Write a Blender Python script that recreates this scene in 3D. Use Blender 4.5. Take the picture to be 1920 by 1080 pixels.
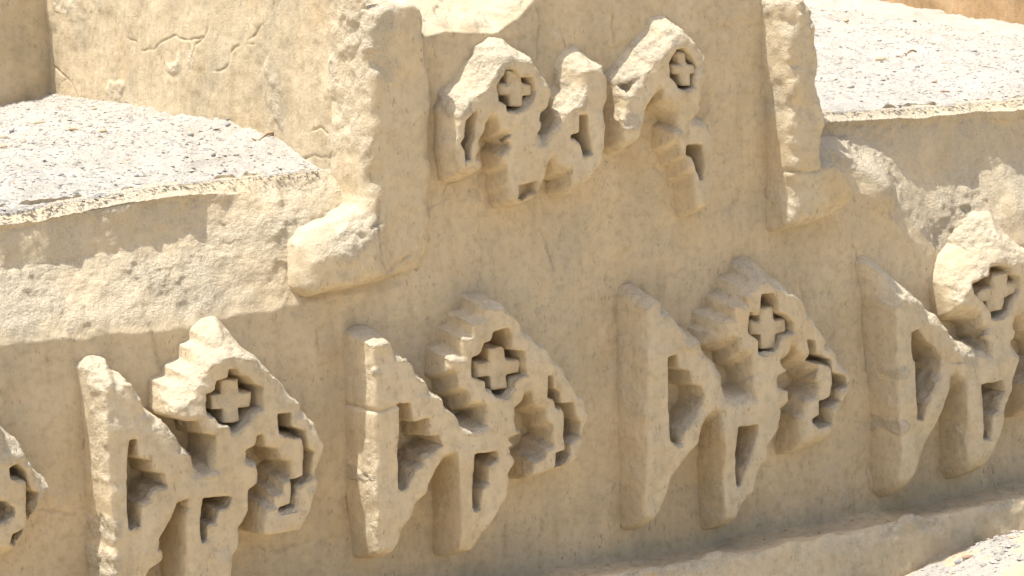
import bpy, math, random
import numpy as np
from mathutils import Matrix, Vector

random.seed(7)
rng = np.random.default_rng(11)
for o in list(bpy.data.objects):
    bpy.data.objects.remove(o)
scene = bpy.context.scene
C = scene.collection

# ------------------------------------------------------------------ camera
YAW, PITCH, ROLL, DIST, FPX = math.radians(32), math.radians(9.2), math.radians(2.6), 5.7, 5600.0
AIM = np.array([0.0, 0.0, 0.75])
fwd = np.array([math.sin(YAW)*math.cos(PITCH), math.cos(YAW)*math.cos(PITCH), -math.sin(PITCH)])
r0 = np.array([math.cos(YAW), -math.sin(YAW), 0.0])
u0 = np.cross(r0, fwd)
rgt = math.cos(ROLL)*r0 - math.sin(ROLL)*u0
upv = math.sin(ROLL)*r0 + math.cos(ROLL)*u0
CAM = AIM - DIST*fwd
cd = bpy.data.cameras.new('camera')
cam = bpy.data.objects.new('camera', cd)
C.objects.link(cam)
cd.sensor_width = 36.0
cd.lens = 36.0*FPX/1920.0
cd.clip_end = 500
M4 = Matrix.Identity(4)
for i in range(3):
    M4[i][0] = rgt[i]; M4[i][1] = upv[i]; M4[i][2] = -fwd[i]; M4[i][3] = CAM[i]
cam.matrix_world = M4
scene.camera = cam

# ------------------------------------------------------------------ light
SUN = Vector((-0.30, 0.125, 1.0)).normalized()
w = bpy.data.worlds.new('World'); scene.world = w; w.use_nodes = True
nt = w.node_tree
sky = nt.nodes.new('ShaderNodeTexSky'); sky.sky_type = 'NISHITA'; sky.sun_disc = False
sky.sun_elevation = math.asin(SUN.z); sky.sun_rotation = math.atan2(SUN.x, SUN.y)
sky.dust_density = 4.5
bg = nt.nodes['Background']; bg.inputs['Strength'].default_value = 0.15
nt.links.new(sky.outputs['Color'], bg.inputs['Color'])
ld = bpy.data.lights.new('sun', 'SUN'); ld.energy = 4.0; ld.angle = math.radians(0.53); ld.color = (1.0, 0.975, 0.925)
lo = bpy.data.objects.new('sun', ld); C.objects.link(lo)
lo.rotation_euler = SUN.to_track_quat('Z', 'Y').to_euler(); lo.location = (0, 0, 6)
scene.view_settings.view_transform = 'Standard'
scene.view_settings.look = 'None'
scene.view_settings.gamma = 1.0
scene.view_settings.exposure = 0.58
scene.render.engine = 'CYCLES'
scene.cycles.max_bounces = 8
scene.cycles.diffuse_bounces = 6

# ------------------------------------------------------------------ helpers
def unp(px, py, axis, val):
    """point where the sight line through a photo pixel meets a plane of the place"""
    d = fwd + rgt*((px-960)/FPX) + upv*((540-py)/FPX)
    t = (val-CAM[axis])/d[axis]
    return CAM+t*d

def wallpts(pts, y):
    return np.array([[unp(px, py, 1, y)[0], unp(px, py, 1, y)[2]] for px, py in pts])

_tab = rng.uniform(-1, 1, (64, 64, 64)).astype(np.float32)
def vnoise(p):
    i = np.floor(p).astype(np.int64); f = (p-i).astype(np.float32)
    u = f*f*f*(f*(f*6-15)+10)
    i &= 63; j = (i+1) & 63
    X0, Y0, Z0 = i[..., 0], i[..., 1], i[..., 2]; X1, Y1, Z1 = j[..., 0], j[..., 1], j[..., 2]
    ux, uy, uz = u[..., 0], u[..., 1], u[..., 2]
    a = _tab[X0, Y0, Z0]*(1-ux)+_tab[X1, Y0, Z0]*ux
    b = _tab[X0, Y1, Z0]*(1-ux)+_tab[X1, Y1, Z0]*ux
    c = _tab[X0, Y0, Z1]*(1-ux)+_tab[X1, Y0, Z1]*ux
    d = _tab[X0, Y1, Z1]*(1-ux)+_tab[X1, Y1, Z1]*ux
    return (a*(1-uy)+b*uy)*(1-uz)+(c*(1-uy)+d*uy)*uz

def fbm(p, freq, octs=3, gain=0.5):
    p = np.asarray(p, dtype=np.float64)
    s = 0; a = 1.0
    for k in range(octs):
        s = s + a*vnoise(p*freq+17.3*k+5.1); a *= gain; freq *= 2.03
    return s

def sstep(a, b, x):
    t = np.clip((x-a)/(b-a), 0, 1)
    return t*t*(3-2*t)

def mesh_obj(name, V, quads, mat, parent=None, rough=None, smooth=True, tris=None):
    me = bpy.data.meshes.new(name)
    V = np.asarray(V, dtype=np.float32)
    me.vertices.add(len(V)); me.vertices.foreach_set('co', V.ravel())
    if tris is not None:
        F = np.asarray(tris, dtype=np.int32); n = 3
    else:
        F = np.asarray(quads, dtype=np.int32); n = 4
    me.loops.add(F.size); me.loops.foreach_set('vertex_index', F.ravel())
    me.polygons.add(len(F))
    me.polygons.foreach_set('loop_start', np.arange(0, F.size, n, dtype=np.int32))
    try:
        me.polygons.foreach_set('loop_total', np.full(len(F), n, dtype=np.int32))
    except Exception:
        pass
    me.polygons.foreach_set('use_smooth', np.full(len(F), smooth, dtype=bool))
    if rough is not None:
        at = me.attributes.new('rough', 'FLOAT', 'POINT')
        at.data.foreach_set('value', np.asarray(rough, dtype=np.float32).ravel())
    me.update(calc_edges=True); me.validate()
    me.materials.append(mat)
    o = bpy.data.objects.new(name, me); C.objects.link(o)
    if parent is not None:
        o.parent = parent
    return o

def grid_quads(n, m, flip=False):
    i, j = np.meshgrid(np.arange(n-1), np.arange(m-1), indexing='ij')
    a = (i*m+j).ravel(); b = ((i+1)*m+j).ravel(); c = ((i+1)*m+j+1).ravel(); d = (i*m+j+1).ravel()
    q = np.stack([a, b, c, d], 1)
    return q[:, ::-1] if flip else q

def grid_normals(P):
    du = np.gradient(P, axis=0); dv = np.gradient(P, axis=1)
    n = np.cross(du, dv); n /= np.linalg.norm(n, axis=-1, keepdims=True)+1e-12
    return n

def poly_sd(poly, X, Z):
    """signed distance to a polygon, negative inside"""
    P = np.asarray(poly); Q = np.roll(P, -1, axis=0)
    d2 = np.full(X.shape, 1e9); ins = np.zeros(X.shape, bool)
    for (ax, az), (bx, bz) in zip(P, Q):
        ex, ez = bx-ax, bz-az
        wx, wz = X-ax, Z-az
        t = np.clip((wx*ex+wz*ez)/(ex*ex+ez*ez+1e-12), 0, 1)
        d2 = np.minimum(d2, (wx-ex*t)**2+(wz-ez*t)**2)
        if az != bz:
            c = ((az > Z) != (bz > Z)) & (X < ex*(Z-az)/ez+ax)
            ins ^= c
    d = np.sqrt(d2)
    return np.where(ins, -d, d)

def line_dist(poly, X, Z):
    P = np.asarray(poly); d2 = np.full(X.shape, 1e9)
    for (ax, az), (bx, bz) in zip(P[:-1], P[1:]):
        ex, ez = bx-ax, bz-az
        t = np.clip(((X-ax)*ex+(Z-az)*ez)/(ex*ex+ez*ez+1e-12), 0, 1)
        d2 = np.minimum(d2, (X-ax-ex*t)**2+(Z-az-ez*t)**2)
    return np.sqrt(d2)

def smax(a, b, k):
    h = np.clip(0.5+0.5*(a-b)/k, 0, 1)
    return b*(1-h)+a*h+k*h*(1-h)

def surface_nets(F, org, h):
    nx, ny, nz = F.shape
    S = F < 0
    def corner(A, i, j, k): return A[i:nx-1+i, j:ny-1+j, k:nz-1+k]
    cnt = np.zeros((nx-1, ny-1, nz-1), np.int32); acc = np.zeros((nx-1, ny-1, nz-1, 3), np.float32)
    cor = [(i, j, k) for i in (0, 1) for j in (0, 1) for k in (0, 1)]
    for a in cor:
        for ax in range(3):
            if a[ax]: continue
            b = list(a); b[ax] = 1
            fa, fb = corner(F, *a), corner(F, *b)
            m = (fa < 0) != (fb < 0)
            t = np.where(m, fa/np.where(np.abs(fa-fb) < 1e-12, 1e-12, fa-fb), 0)
            for q in range(3):
                acc[..., q] += np.where(m, a[q]+(t if q == ax else 0), 0)
            cnt += m
    act = cnt > 0
    idx = np.full(act.shape, -1, np.int64); idx[act] = np.arange(act.sum())
    base = np.stack(np.nonzero(act), 1)
    V = (base+acc[act]/cnt[act][:, None])*h+org
    quads = []
    for ax in range(3):
        sl0 = [slice(None)]*3; sl1 = [slice(None)]*3
        sl0[ax] = slice(0, -1); sl1[ax] = slice(1, None)
        A, B = S[tuple(sl0)], S[tuple(sl1)]
        o1, o2 = [(1, 2), (2, 0), (0, 1)][ax]
        for flip, m in ((False, A & ~B), (True, ~A & B)):
            p = np.stack(np.nonzero(m), 1)
            ok = (p[:, o1] > 0) & (p[:, o2] > 0) & (p[:, o1] < F.shape[o1]-1) & (p[:, o2] < F.shape[o2]-1)
            p = p[ok]
            def at(d1, d2):
                q = p.copy(); q[:, o1] += d1; q[:, o2] += d2
                return idx[q[:, 0], q[:, 1], q[:, 2]]
            q = np.stack([at(-1, -1), at(0, -1), at(0, 0), at(-1, 0)], 1)
            quads.append(q[:, ::-1] if flip else q)
    return V, np.concatenate(quads)

def vert_normals(V, Q):
    n = np.cross(V[Q[:, 2]]-V[Q[:, 0]], V[Q[:, 3]]-V[Q[:, 1]])
    N = np.zeros_like(V)
    for k in range(4): np.add.at(N, Q[:, k], n)
    return N/(np.linalg.norm(N, axis=1, keepdims=True)+1e-12)

def empty(name, loc=(0, 0, 0)):
    o = bpy.data.objects.new(name, None); C.objects.link(o); o.location = loc
    o.empty_display_size = 0.1
    return o

def tag(o, label=None, cat=None, group=None, kind=None):
    if label: o['label'] = label
    if cat: o['category'] = cat
    if group: o['group'] = group
    if kind: o['kind'] = kind
    return o

# ------------------------------------------------------------------ materials
def N(nt, t, **kw):
    n = nt.nodes.new(t)
    for k, v in kw.items():
        if hasattr(n, k): setattr(n, k, v)
    return n

def noise_node(nt, vec, scale, detail=4.0, rough=0.55):
    n = N(nt, 'ShaderNodeTexNoise')
    n.inputs['Scale'].default_value = scale; n.inputs['Detail'].default_value = detail
    n.inputs['Roughness'].default_value = rough
    nt.links.new(vec, n.inputs['Vector'])
    return n.outputs['Fac']

def ramp(nt, fac, stops):
    r = N(nt, 'ShaderNodeValToRGB')
    el = r.color_ramp.elements
    el[0].position, el[0].color = stops[0][0], (*stops[0][1], 1) if len(stops[0][1]) == 3 else stops[0][1]
    el[1].position, el[1].color = stops[-1][0], (*stops[-1][1], 1)
    for p, c in stops[1:-1]:
        e = el.new(p); e.color = (*c, 1)
    nt.links.new(fac, r.inputs['Fac'])
    return r.outputs['Color']

def mix(nt, fac, a, b, mode='MIX'):
    m = N(nt, 'ShaderNodeMix'); m.data_type = 'RGBA'; m.blend_type = mode
    def put(sock, v):
        if isinstance(v, (int, float)): sock.default_value = v
        elif isinstance(v, tuple): sock.default_value = (*v, 1)
        else: nt.links.new(v, sock)
    put(m.inputs[0], fac); put(m.inputs[6], a); put(m.inputs[7], b)
    return m.outputs[2]

def mth(nt, op, a, b=None):
    m = N(nt, 'ShaderNodeMath'); m.operation = op
    for k, v in enumerate((a, b)):
        if v is None: continue
        if isinstance(v, (int, float)): m.inputs[k].default_value = v
        else: nt.links.new(v, m.inputs[k])
    return m.outputs[0]

def adobe_mat(name, c_mid, c_lo, c_hi, bump_f=0.35, bump_r=0.9, cracks=0.35):
    m = bpy.data.materials.new(name); m.use_nodes = True
    nt = m.node_tree; b = nt.nodes['Principled BSDF']
    b.inputs['Roughness'].default_value = 0.95
    b.inputs['Specular IOR Level'].default_value = 0.15
    pos = N(nt, 'ShaderNodeNewGeometry').outputs['Position']
    mp = N(nt, 'ShaderNodeMapping'); nt.links.new(pos, mp.inputs['Vector'])
    mp.inputs['Scale'].default_value = (1, 1, 0.11)
    att = N(nt, 'ShaderNodeAttribute'); att.attribute_name = 'rough'; rf = att.outputs['Fac']
    big = noise_node(nt, pos, 5.5, 4, 0.6)
    col = ramp(nt, big, [(0.36, c_lo), (0.5, c_mid), (0.64, c_hi)])
    streak = noise_node(nt, mp.outputs['Vector'], 34, 4, 0.6)
    col = mix(nt, 1.0, col, ramp(nt, streak, [(0.3, (0.91, 0.90, 0.885)), (0.5, (1, 1, 1)), (0.72, (1.04, 1.035, 1.02))]), 'MULTIPLY')
    # greyish and orange water stains
    st = noise_node(nt, pos, 9.0, 3, 0.5)
    col = mix(nt, mth(nt, 'MULTIPLY', ramp(nt, st, [(0.56, (0, 0, 0)), (0.72, (1, 1, 1))]), 0.6), col, (0.53, 0.405, 0.235))
    mid = noise_node(nt, pos, 60, 3, 0.65)
    col = mix(nt, 1.0, col, ramp(nt, mid, [(0.30, (0.84, 0.835, 0.82)), (0.5, (1, 1, 1)), (0.72, (1.07, 1.07, 1.06))]), 'MULTIPLY')
    # small dark specks of straw and grit, stretched vertically
    mp2 = N(nt, 'ShaderNodeMapping'); nt.links.new(pos, mp2.inputs['Vector'])
    mp2.inputs['Scale'].default_value = (1, 1, 0.45)
    spk = noise_node(nt, mp2.outputs['Vector'], 150, 2, 0.5)
    spm = noise_node(nt, pos, 12, 2, 0.5)
    sp = mth(nt, 'MULTIPLY', ramp(nt, spk, [(0.63, (0, 0, 0)), (0.70, (1, 1, 1))]), ramp(nt, spm, [(0.40, (0, 0, 0)), (0.65, (1, 1, 1))]))
    col = mix(nt, mth(nt, 'MULTIPLY', sp, 0.55), col, (0.2, 0.155, 0.10))
    wrp = N(nt, 'ShaderNodeTexNoise'); wrp.inputs['Scale'].default_value = 18; wrp.inputs['Detail'].default_value = 4
    nt.links.new(pos, wrp.inputs['Vector'])
    va = N(nt, 'ShaderNodeVectorMath'); va.operation = 'MULTIPLY_ADD'
    nt.links.new(wrp.outputs['Color'], va.inputs[0]); va.inputs[1].default_value = (0.07, 0.07, 0.07); nt.links.new(pos, va.inputs[2])
    vo = N(nt, 'ShaderNodeTexVoronoi'); vo.feature = 'DISTANCE_TO_EDGE'; vo.inputs['Scale'].default_value = 6.5
    nt.links.new(va.outputs[0], vo.inputs['Vector'])
    ckm = ramp(nt, noise_node(nt, pos, 4.5, 3, 0.6), [(0.55, (0, 0, 0)), (0.66, (1, 1, 1))])
    crk = mth(nt, 'MULTIPLY', ramp(nt, vo.outputs['Distance'], [(0.0, (1, 1, 1)), (0.008, (0, 0, 0))]), ckm)
    col = mix(nt, mth(nt, 'MULTIPLY', crk, cracks), col, (0.2, 0.15, 0.095))
    # freshly broken earth is paler and sandier; on relief tops it paints in sunlight
    grit = noise_node(nt, pos, 240, 3, 0.6)
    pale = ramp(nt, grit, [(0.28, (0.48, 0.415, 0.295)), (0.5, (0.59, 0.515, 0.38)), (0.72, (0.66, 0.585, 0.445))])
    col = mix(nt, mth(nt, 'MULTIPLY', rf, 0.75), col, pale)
    nt.links.new(col, b.inputs['Base Color'])
    fine = noise_node(nt, pos, 170, 4, 0.7)
    smear = noise_node(nt, mp.outputs['Vector'], 70, 3, 0.5)
    coarse = noise_node(nt, pos, 130, 4, 0.75)
    h = mth(nt, 'ADD', mth(nt, 'MULTIPLY', fine, 0.0019*bump_f/0.35), mth(nt, 'MULTIPLY', smear, 0.0006))
    h = mth(nt, 'ADD', h, mth(nt, 'MULTIPLY', mth(nt, 'MULTIPLY', coarse, rf), 0.0085*bump_r))
    bp = N(nt, 'ShaderNodeBump'); bp.inputs['Strength'].default_value = 1.0; bp.inputs['Distance'].default_value = 1.0
    nt.links.new(h, bp.inputs['Height']); nt.links.new(bp.outputs['Normal'], b.inputs['Normal'])
    return m

def gravel_mat(name, stops, bump=0.0042, scale=190):
    m = bpy.data.materials.new(name); m.use_nodes = True
    nt = m.node_tree; b = nt.nodes['Principled BSDF']
    b.inputs['Roughness'].default_value = 0.9
    b.inputs['Specular IOR Level'].default_value = 0.2
    pos = N(nt, 'ShaderNodeNewGeometry').outputs['Position']
    a = noise_node(nt, pos, scale, 4, 0.7)
    col = ramp(nt, a, stops)
    big = noise_node(nt, pos, 6, 4, 0.6)
    col = mix(nt, 1.0, col, ramp(nt, big, [(0.3, (0.88, 0.87, 0.84)), (0.6, (1, 1, 1)), (0.8, (1.04, 1.04, 1.04))]), 'MULTIPLY')
    nt.links.new(col, b.inputs['Base Color'])
    if bump:
        h = mth(nt, 'MULTIPLY', noise_node(nt, pos, scale*0.8, 6, 0.75), bump)
        bp = N(nt, 'ShaderNodeBump'); bp.inputs['Strength'].default_value = 1.0; bp.inputs['Distance'].default_value = 1.0
        nt.links.new(h, bp.inputs['Height']); nt.links.new(bp.outputs['Normal'], b.inputs['Normal'])
    return m

def stone_mat(name, c):
    m = bpy.data.materials.new(name); m.use_nodes = True
    nt = m.node_tree; b = nt.nodes['Principled BSDF']
    b.inputs['Roughness'].default_value = 0.8
    b.inputs['Specular IOR Level'].default_value = 0.25
    pos = N(nt, 'ShaderNodeNewGeometry').outputs['Position']
    n = noise_node(nt, pos, 300, 4, 0.6)
    nt.links.new(ramp(nt, n, [(0.3, tuple(v*0.75 for v in c)), (0.7, tuple(v*1.15 for v in c))]), b.inputs['Base Color'])
    return m

M_WALL = adobe_mat('adobe_plaster', (0.572, 0.465, 0.302), (0.505, 0.422, 0.285), (0.615, 0.505, 0.335))
M_REL = adobe_mat('adobe_relief', (0.575, 0.474, 0.315), (0.525, 0.442, 0.30), (0.61, 0.508, 0.343), cracks=0.15)
M_FAR = adobe_mat('adobe_red', (0.47, 0.31, 0.16), (0.43, 0.285, 0.15), (0.50, 0.34, 0.185))
M_GRAVEL = gravel_mat('pale_gravel', [(0.28, (0.24, 0.22, 0.185)), (0.38, (0.42, 0.39, 0.335)), (0.7, (0.50, 0.47, 0.41))])
M_GROUND = gravel_mat('desert_ground', [(0.3, (0.52, 0.42, 0.28)), (0.5, (0.60, 0.49, 0.335)), (0.7, (0.66, 0.55, 0.39))], 0.01, 60)
M_ST = [stone_mat('stone_tan', (0.48, 0.37, 0.23)), stone_mat('stone_grey', (0.33, 0.32, 0.31)), stone_mat('stone_pale', (0.40, 0.375, 0.33)), stone_mat('stone_rust', (0.36, 0.24, 0.16))]
M_TWIG = stone_mat('dry_twig', (0.38, 0.27, 0.16))

# ------------------------------------------------------------------ layout of the wall
def linef(pts, y):
    p = wallpts(pts, y); p = p[np.argsort(p[:, 0])]
    return lambda x: np.interp(x, p[:, 0], p[:, 1])

XJL = unp(738, 300, 1, 0)[0]      # where the tall middle section begins and ends
XJR = unp(1515, 250, 1, 0)[0]
XB = unp(698, 300, 1, -0.02)[0]   # left flank of the tall section
XBR = unp(1530, 200, 1, -0.02)[0]
# left shoulder: plaster line, foot and head of the washed-out hollow, lip
lL0 = linef([(-90, 655), (0, 640), (133, 624), (283, 608), (350, 604), (483, 573), (540, 560), (800, 520)], 0.0)
lL1 = linef([(-90, 515), (0, 510), (60, 500), (133, 490), (233, 467), (333, 445), (400, 420), (600, 400), (800, 380)], 0.092)
lL2 = linef([(-90, 440), (0, 428), (33, 425), (100, 405), (233, 380), (333, 374), (417, 380), (600, 360), (800, 340)], 0.12)
lL3 = linef([(-90, 408), (0, 396), (150, 372), (300, 345), (450, 332), (600, 316), (680, 303), (900, 280)], 0.115)
# middle
lC0 = linef([(640, 70), (790, 62), (830, 50), (930, 50), (965, 22), (1010, -20), (1060, -26), (1100, -24), (1150, -20), (1200, -30), (1300, -34), (1340, -34), (1400, -38), (1560, -45)], 0.0)
lC3 = linef([(600, -62), (1000, -95), (1560, -150)], 0.11)
# right shoulder
lR0 = linef([(1400, 330), (1560, 300), (1640, 345), (1700, 415), (1780, 485), (1850, 445), (1920, 425), (2060, 400)], 0.0)
lR1 = linef([(1400, 280), (1560, 265), (1640, 290), (1720, 335), (1800, 330), (1920, 305), (2060, 290)], 0.085)
lR2 = linef([(1400, 255), (1560, 238), (1700, 232), (1920, 224), (2060, 218)], 0.115)
lR3 = linef([(1400, 218), (1548, 208), (1700, 202), (1800, 194), (1920, 184), (2060, 172)], 0.105)
# foot ledge
lP0 = linef([(-100, 1180), (600, 1120), (1000, 1080), (1280, 1036), (1500, 988), (1700, 953), (1920, 905), (2060, 880)], 0.0)
lP1 = linef([(-100, 1240), (600, 1170), (1060, 1092), (1280, 1066), (1340, 1054), (1480, 1024), (1700, 984), (1920, 936), (2060, 905)], -0.11)

def zip_interp(z, zs, vs):
    """per-column piecewise linear profile: z (n,m), zs list of (n,) rising, vs values"""
    out = np.full(z.shape, float(vs[0]))
    for k in range(len(zs)-1):
        a = zs[k][:, None]; b = np.maximum(zs[k+1][:, None], a+1e-4)
        t = np.clip((z-a)/(b-a), 0, 1)
        out = out + t*(vs[k+1]-vs[k])
    return out

CRACKS = [  # hairline cracks in the plaster of the front
    [(1015, 430), (1028, 460), (1032, 490), (1040, 505)], [(655, 880), (654, 920), (658, 965)], [(948, 985), (947, 1020), (946, 1048)],
    [(1500, 520), (1508, 560), (1505, 600)], [(1140, 895), (1150, 905), (1149, 920)], [(1600, 920), (1603, 945), (1602, 960)],
    [(1005, 10), (1010, 60), (1003, 110)], [(1146, 30), (1148, 80)], [(285, 610), (295, 650), (300, 690)], [(1170, 600), (1172, 680), (1165, 760)],
    [(595, 620), (600, 655)], [(1612, 470), (1622, 640), (1625, 700)], [(1625, 880), (1632, 915), (1650, 935)], [(80, 955), (140, 965)],
    [(460, 1020), (520, 1035), (590, 1010)], [(1105, 730), (1120, 770)]]

# ------------------------------------------------------------------ the wall
wall = tag(empty('adobe_wall'), 'tall ochre adobe wall with stepped middle, carved all over with raised stepped reliefs', 'wall', kind='thing')

def build_face():
    x0, x1 = unp(-75, 800, 1, 0)[0], unp(2010, 500, 1, 0)[0]
    h = 0.0034
    xs = np.arange(x0, x1, h); n = len(xs)
    zc = 0.75+(540-455)/980.0
    zb = np.minimum(lP0(xs)-0.03, zc-0.2)
    wl = sstep(XJL-0.02, XJL+0.02, xs); wr = sstep(XJR-0.02, XJR+0.02, xs)
    zt = lL3(xs)*(1-wl)+lC3(xs)*wl*(1-wr)+lR3(xs)*wr
    xn = np.stack([xs, 0*xs+0.3, 0*xs], -1)
    zt = zt+(0.007*fbm(xn, 14, 2)+0.005*fbm(xn, 50, 3))
    ma, mb = 175, 240
    ta = np.linspace(0, 1, ma, endpoint=False); tb = np.linspace(0, 1, mb)
    Z = np.concatenate([zb[:, None]+(zc-zb)[:, None]*ta, zc+(zt-zc)[:, None]*tb], 1)
    X = np.repeat(xs[:, None], Z.shape[1], 1)
    P0 = np.stack([X, np.zeros_like(X), Z], -1)
    wob = 0.007*fbm(P0, 8, 3, 0.4)+0.003*fbm(P0, 34, 2)+0.0016*fbm(P0, 90, 2)
    Zw = Z+wob*sstep(0, 0.05, zt[:, None]-Z)
    wh = sstep(unp(380, 400, 1, 0.1)[0], unp(520, 400, 1, 0.1)[0], xs)[:, None]
    lipn = fbm(P0*np.array([1, 1, 0.3]), 16, 3)
    SL = zip_interp(Zw, [lL0(xs)-0.012, lL0(xs)+0.004, lL1(xs), 0.5*(lL1(xs)+lL2(xs)), lL2(xs), lL3(xs)-0.024, lL3(xs)], [0.0, 0.010, 0.088, 0.094, 0.098, 0.094, 0.135])*(1-wh)+wh*zip_interp(Zw, [lL0(xs)-0.012, lL0(xs)+0.004, lL1(xs), lL2(xs), lL3(xs)], [0.0, 0.010, 0.062, 0.085, 0.135])
    SL = SL+0.005*lipn*sstep(0.075, 0.03, lL3(xs)[:, None]-Z)
    SC = zip_interp(Zw, [lC0(xs)-0.008, lC0(xs)+0.006, lC0(xs)+0.03, lC0(xs)+0.06, lC3(xs)], [0.0, 0.018, 0.06, 0.11, 0.17])
    SR = zip_interp(Zw, [lR0(xs)-0.035, lR0(xs)+0.03, lR1(xs)+0.01, 0.5*(lR1(xs)+lR2(xs)), lR2(xs), lR3(xs)-0.022, lR3(xs)], [0.0, 0.024, 0.082, 0.092, 0.097, 0.090, 0.135])
    SR = SR+0.006*lipn*sstep(0.075, 0.03, lR3(xs)[:, None]-Z)
    S = SL*(1-wl)[:, None]+SC*(wl*(1-wr))[:, None]+SR*wr[:, None]
    # the broken lump beside the right frame
    lx, lz = wallpts([(1645, 345)], 0.03)[0]
    lump = np.exp(-(((X-lx)/0.042)**2+((Z-lz)/0.044)**2))
    S = S-0.04*lump*wr[:, None]
    # how broken the surface is
    def zone(za, zb_, f): return sstep(za-f, za+f, 0) if False else None
    rl = (sstep(-0.012, 0.02, Zw-lL0(xs)[:, None])*(1-0.45*(sstep(-0.01, 0.02, Zw-lL1(xs)[:, None])*sstep(-0.02, 0.015, lL2(xs)[:, None]-Zw))))*(1-wl)[:, None]
    rc = sstep(-0.004, 0.012, Zw-lC0(xs)[:, None])*(wl*(1-wr))[:, None]
    rr = (sstep(-0.012, 0.02, Zw-lR0(xs)[:, None])*(1-0.45*(sstep(-0.01, 0.03, Zw-lR1(xs)[:, None])*sstep(-0.02, 0.015, lR2(xs)[:, None]-Zw))))*wr[:, None]
    pat = fbm(P0, 14, 3)
    R = np.clip(rl+rc+rr+lump*wr[:, None], 0, 1)
    R = np.clip(R*(0.75+0.5*pat)+0.0, 0, 1)
    R = np.maximum(R, 0.5*sstep(0.75, 1.1, pat))
    disp = 0.006*fbm(P0, 3.0, 3)+0.0016*fbm(P0, 22, 3)
    lipm = sstep(0.06, 0.02, zt[:, None]-Z)*(1-(wl*(1-wr))[:, None])
    R = np.maximum(R, lipm*np.clip(0.7+0.6*pat, 0, 1))
    disp = disp+R*(0.0050*fbm(np.stack([X+0.25*Z, 0*X, 1.3*Z-0.2*X], -1), 10, 4, 0.5)*(0.5+0.5*sstep(-0.3, 0.5, pat))+0.0028*fbm(P0, 72, 3)*sstep(-0.9, 0.5, fbm(P0, 13, 2)))
    disp = disp+lipm*0.0045*fbm(P0, 38, 3)
    disp = disp+(rc*0.0055)*fbm(P0, 42, 4)
    # flaked-off plaster skins with small edges
    fl = fbm(P0, 7.0, 4)
    disp = disp+0.0022*sstep(0.42, 0.46, fl)
    for ck in CRACKS:
        dd = line_dist(wallpts(ck, 0.0), X+0.004*fbm(P0, 60, 2), Z+0.002*fbm(P0, 90, 1))
        disp = disp+0.0045*np.exp(-(dd/0.0022)**2)
    Y = S+disp
    V = np.stack([X, Y, Z], -1)
    return mesh_obj('wall_face', V.reshape(-1, 3), grid_quads(n, Z.shape[1]), M_WALL, wall, R)
wall_face = build_face()

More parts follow.
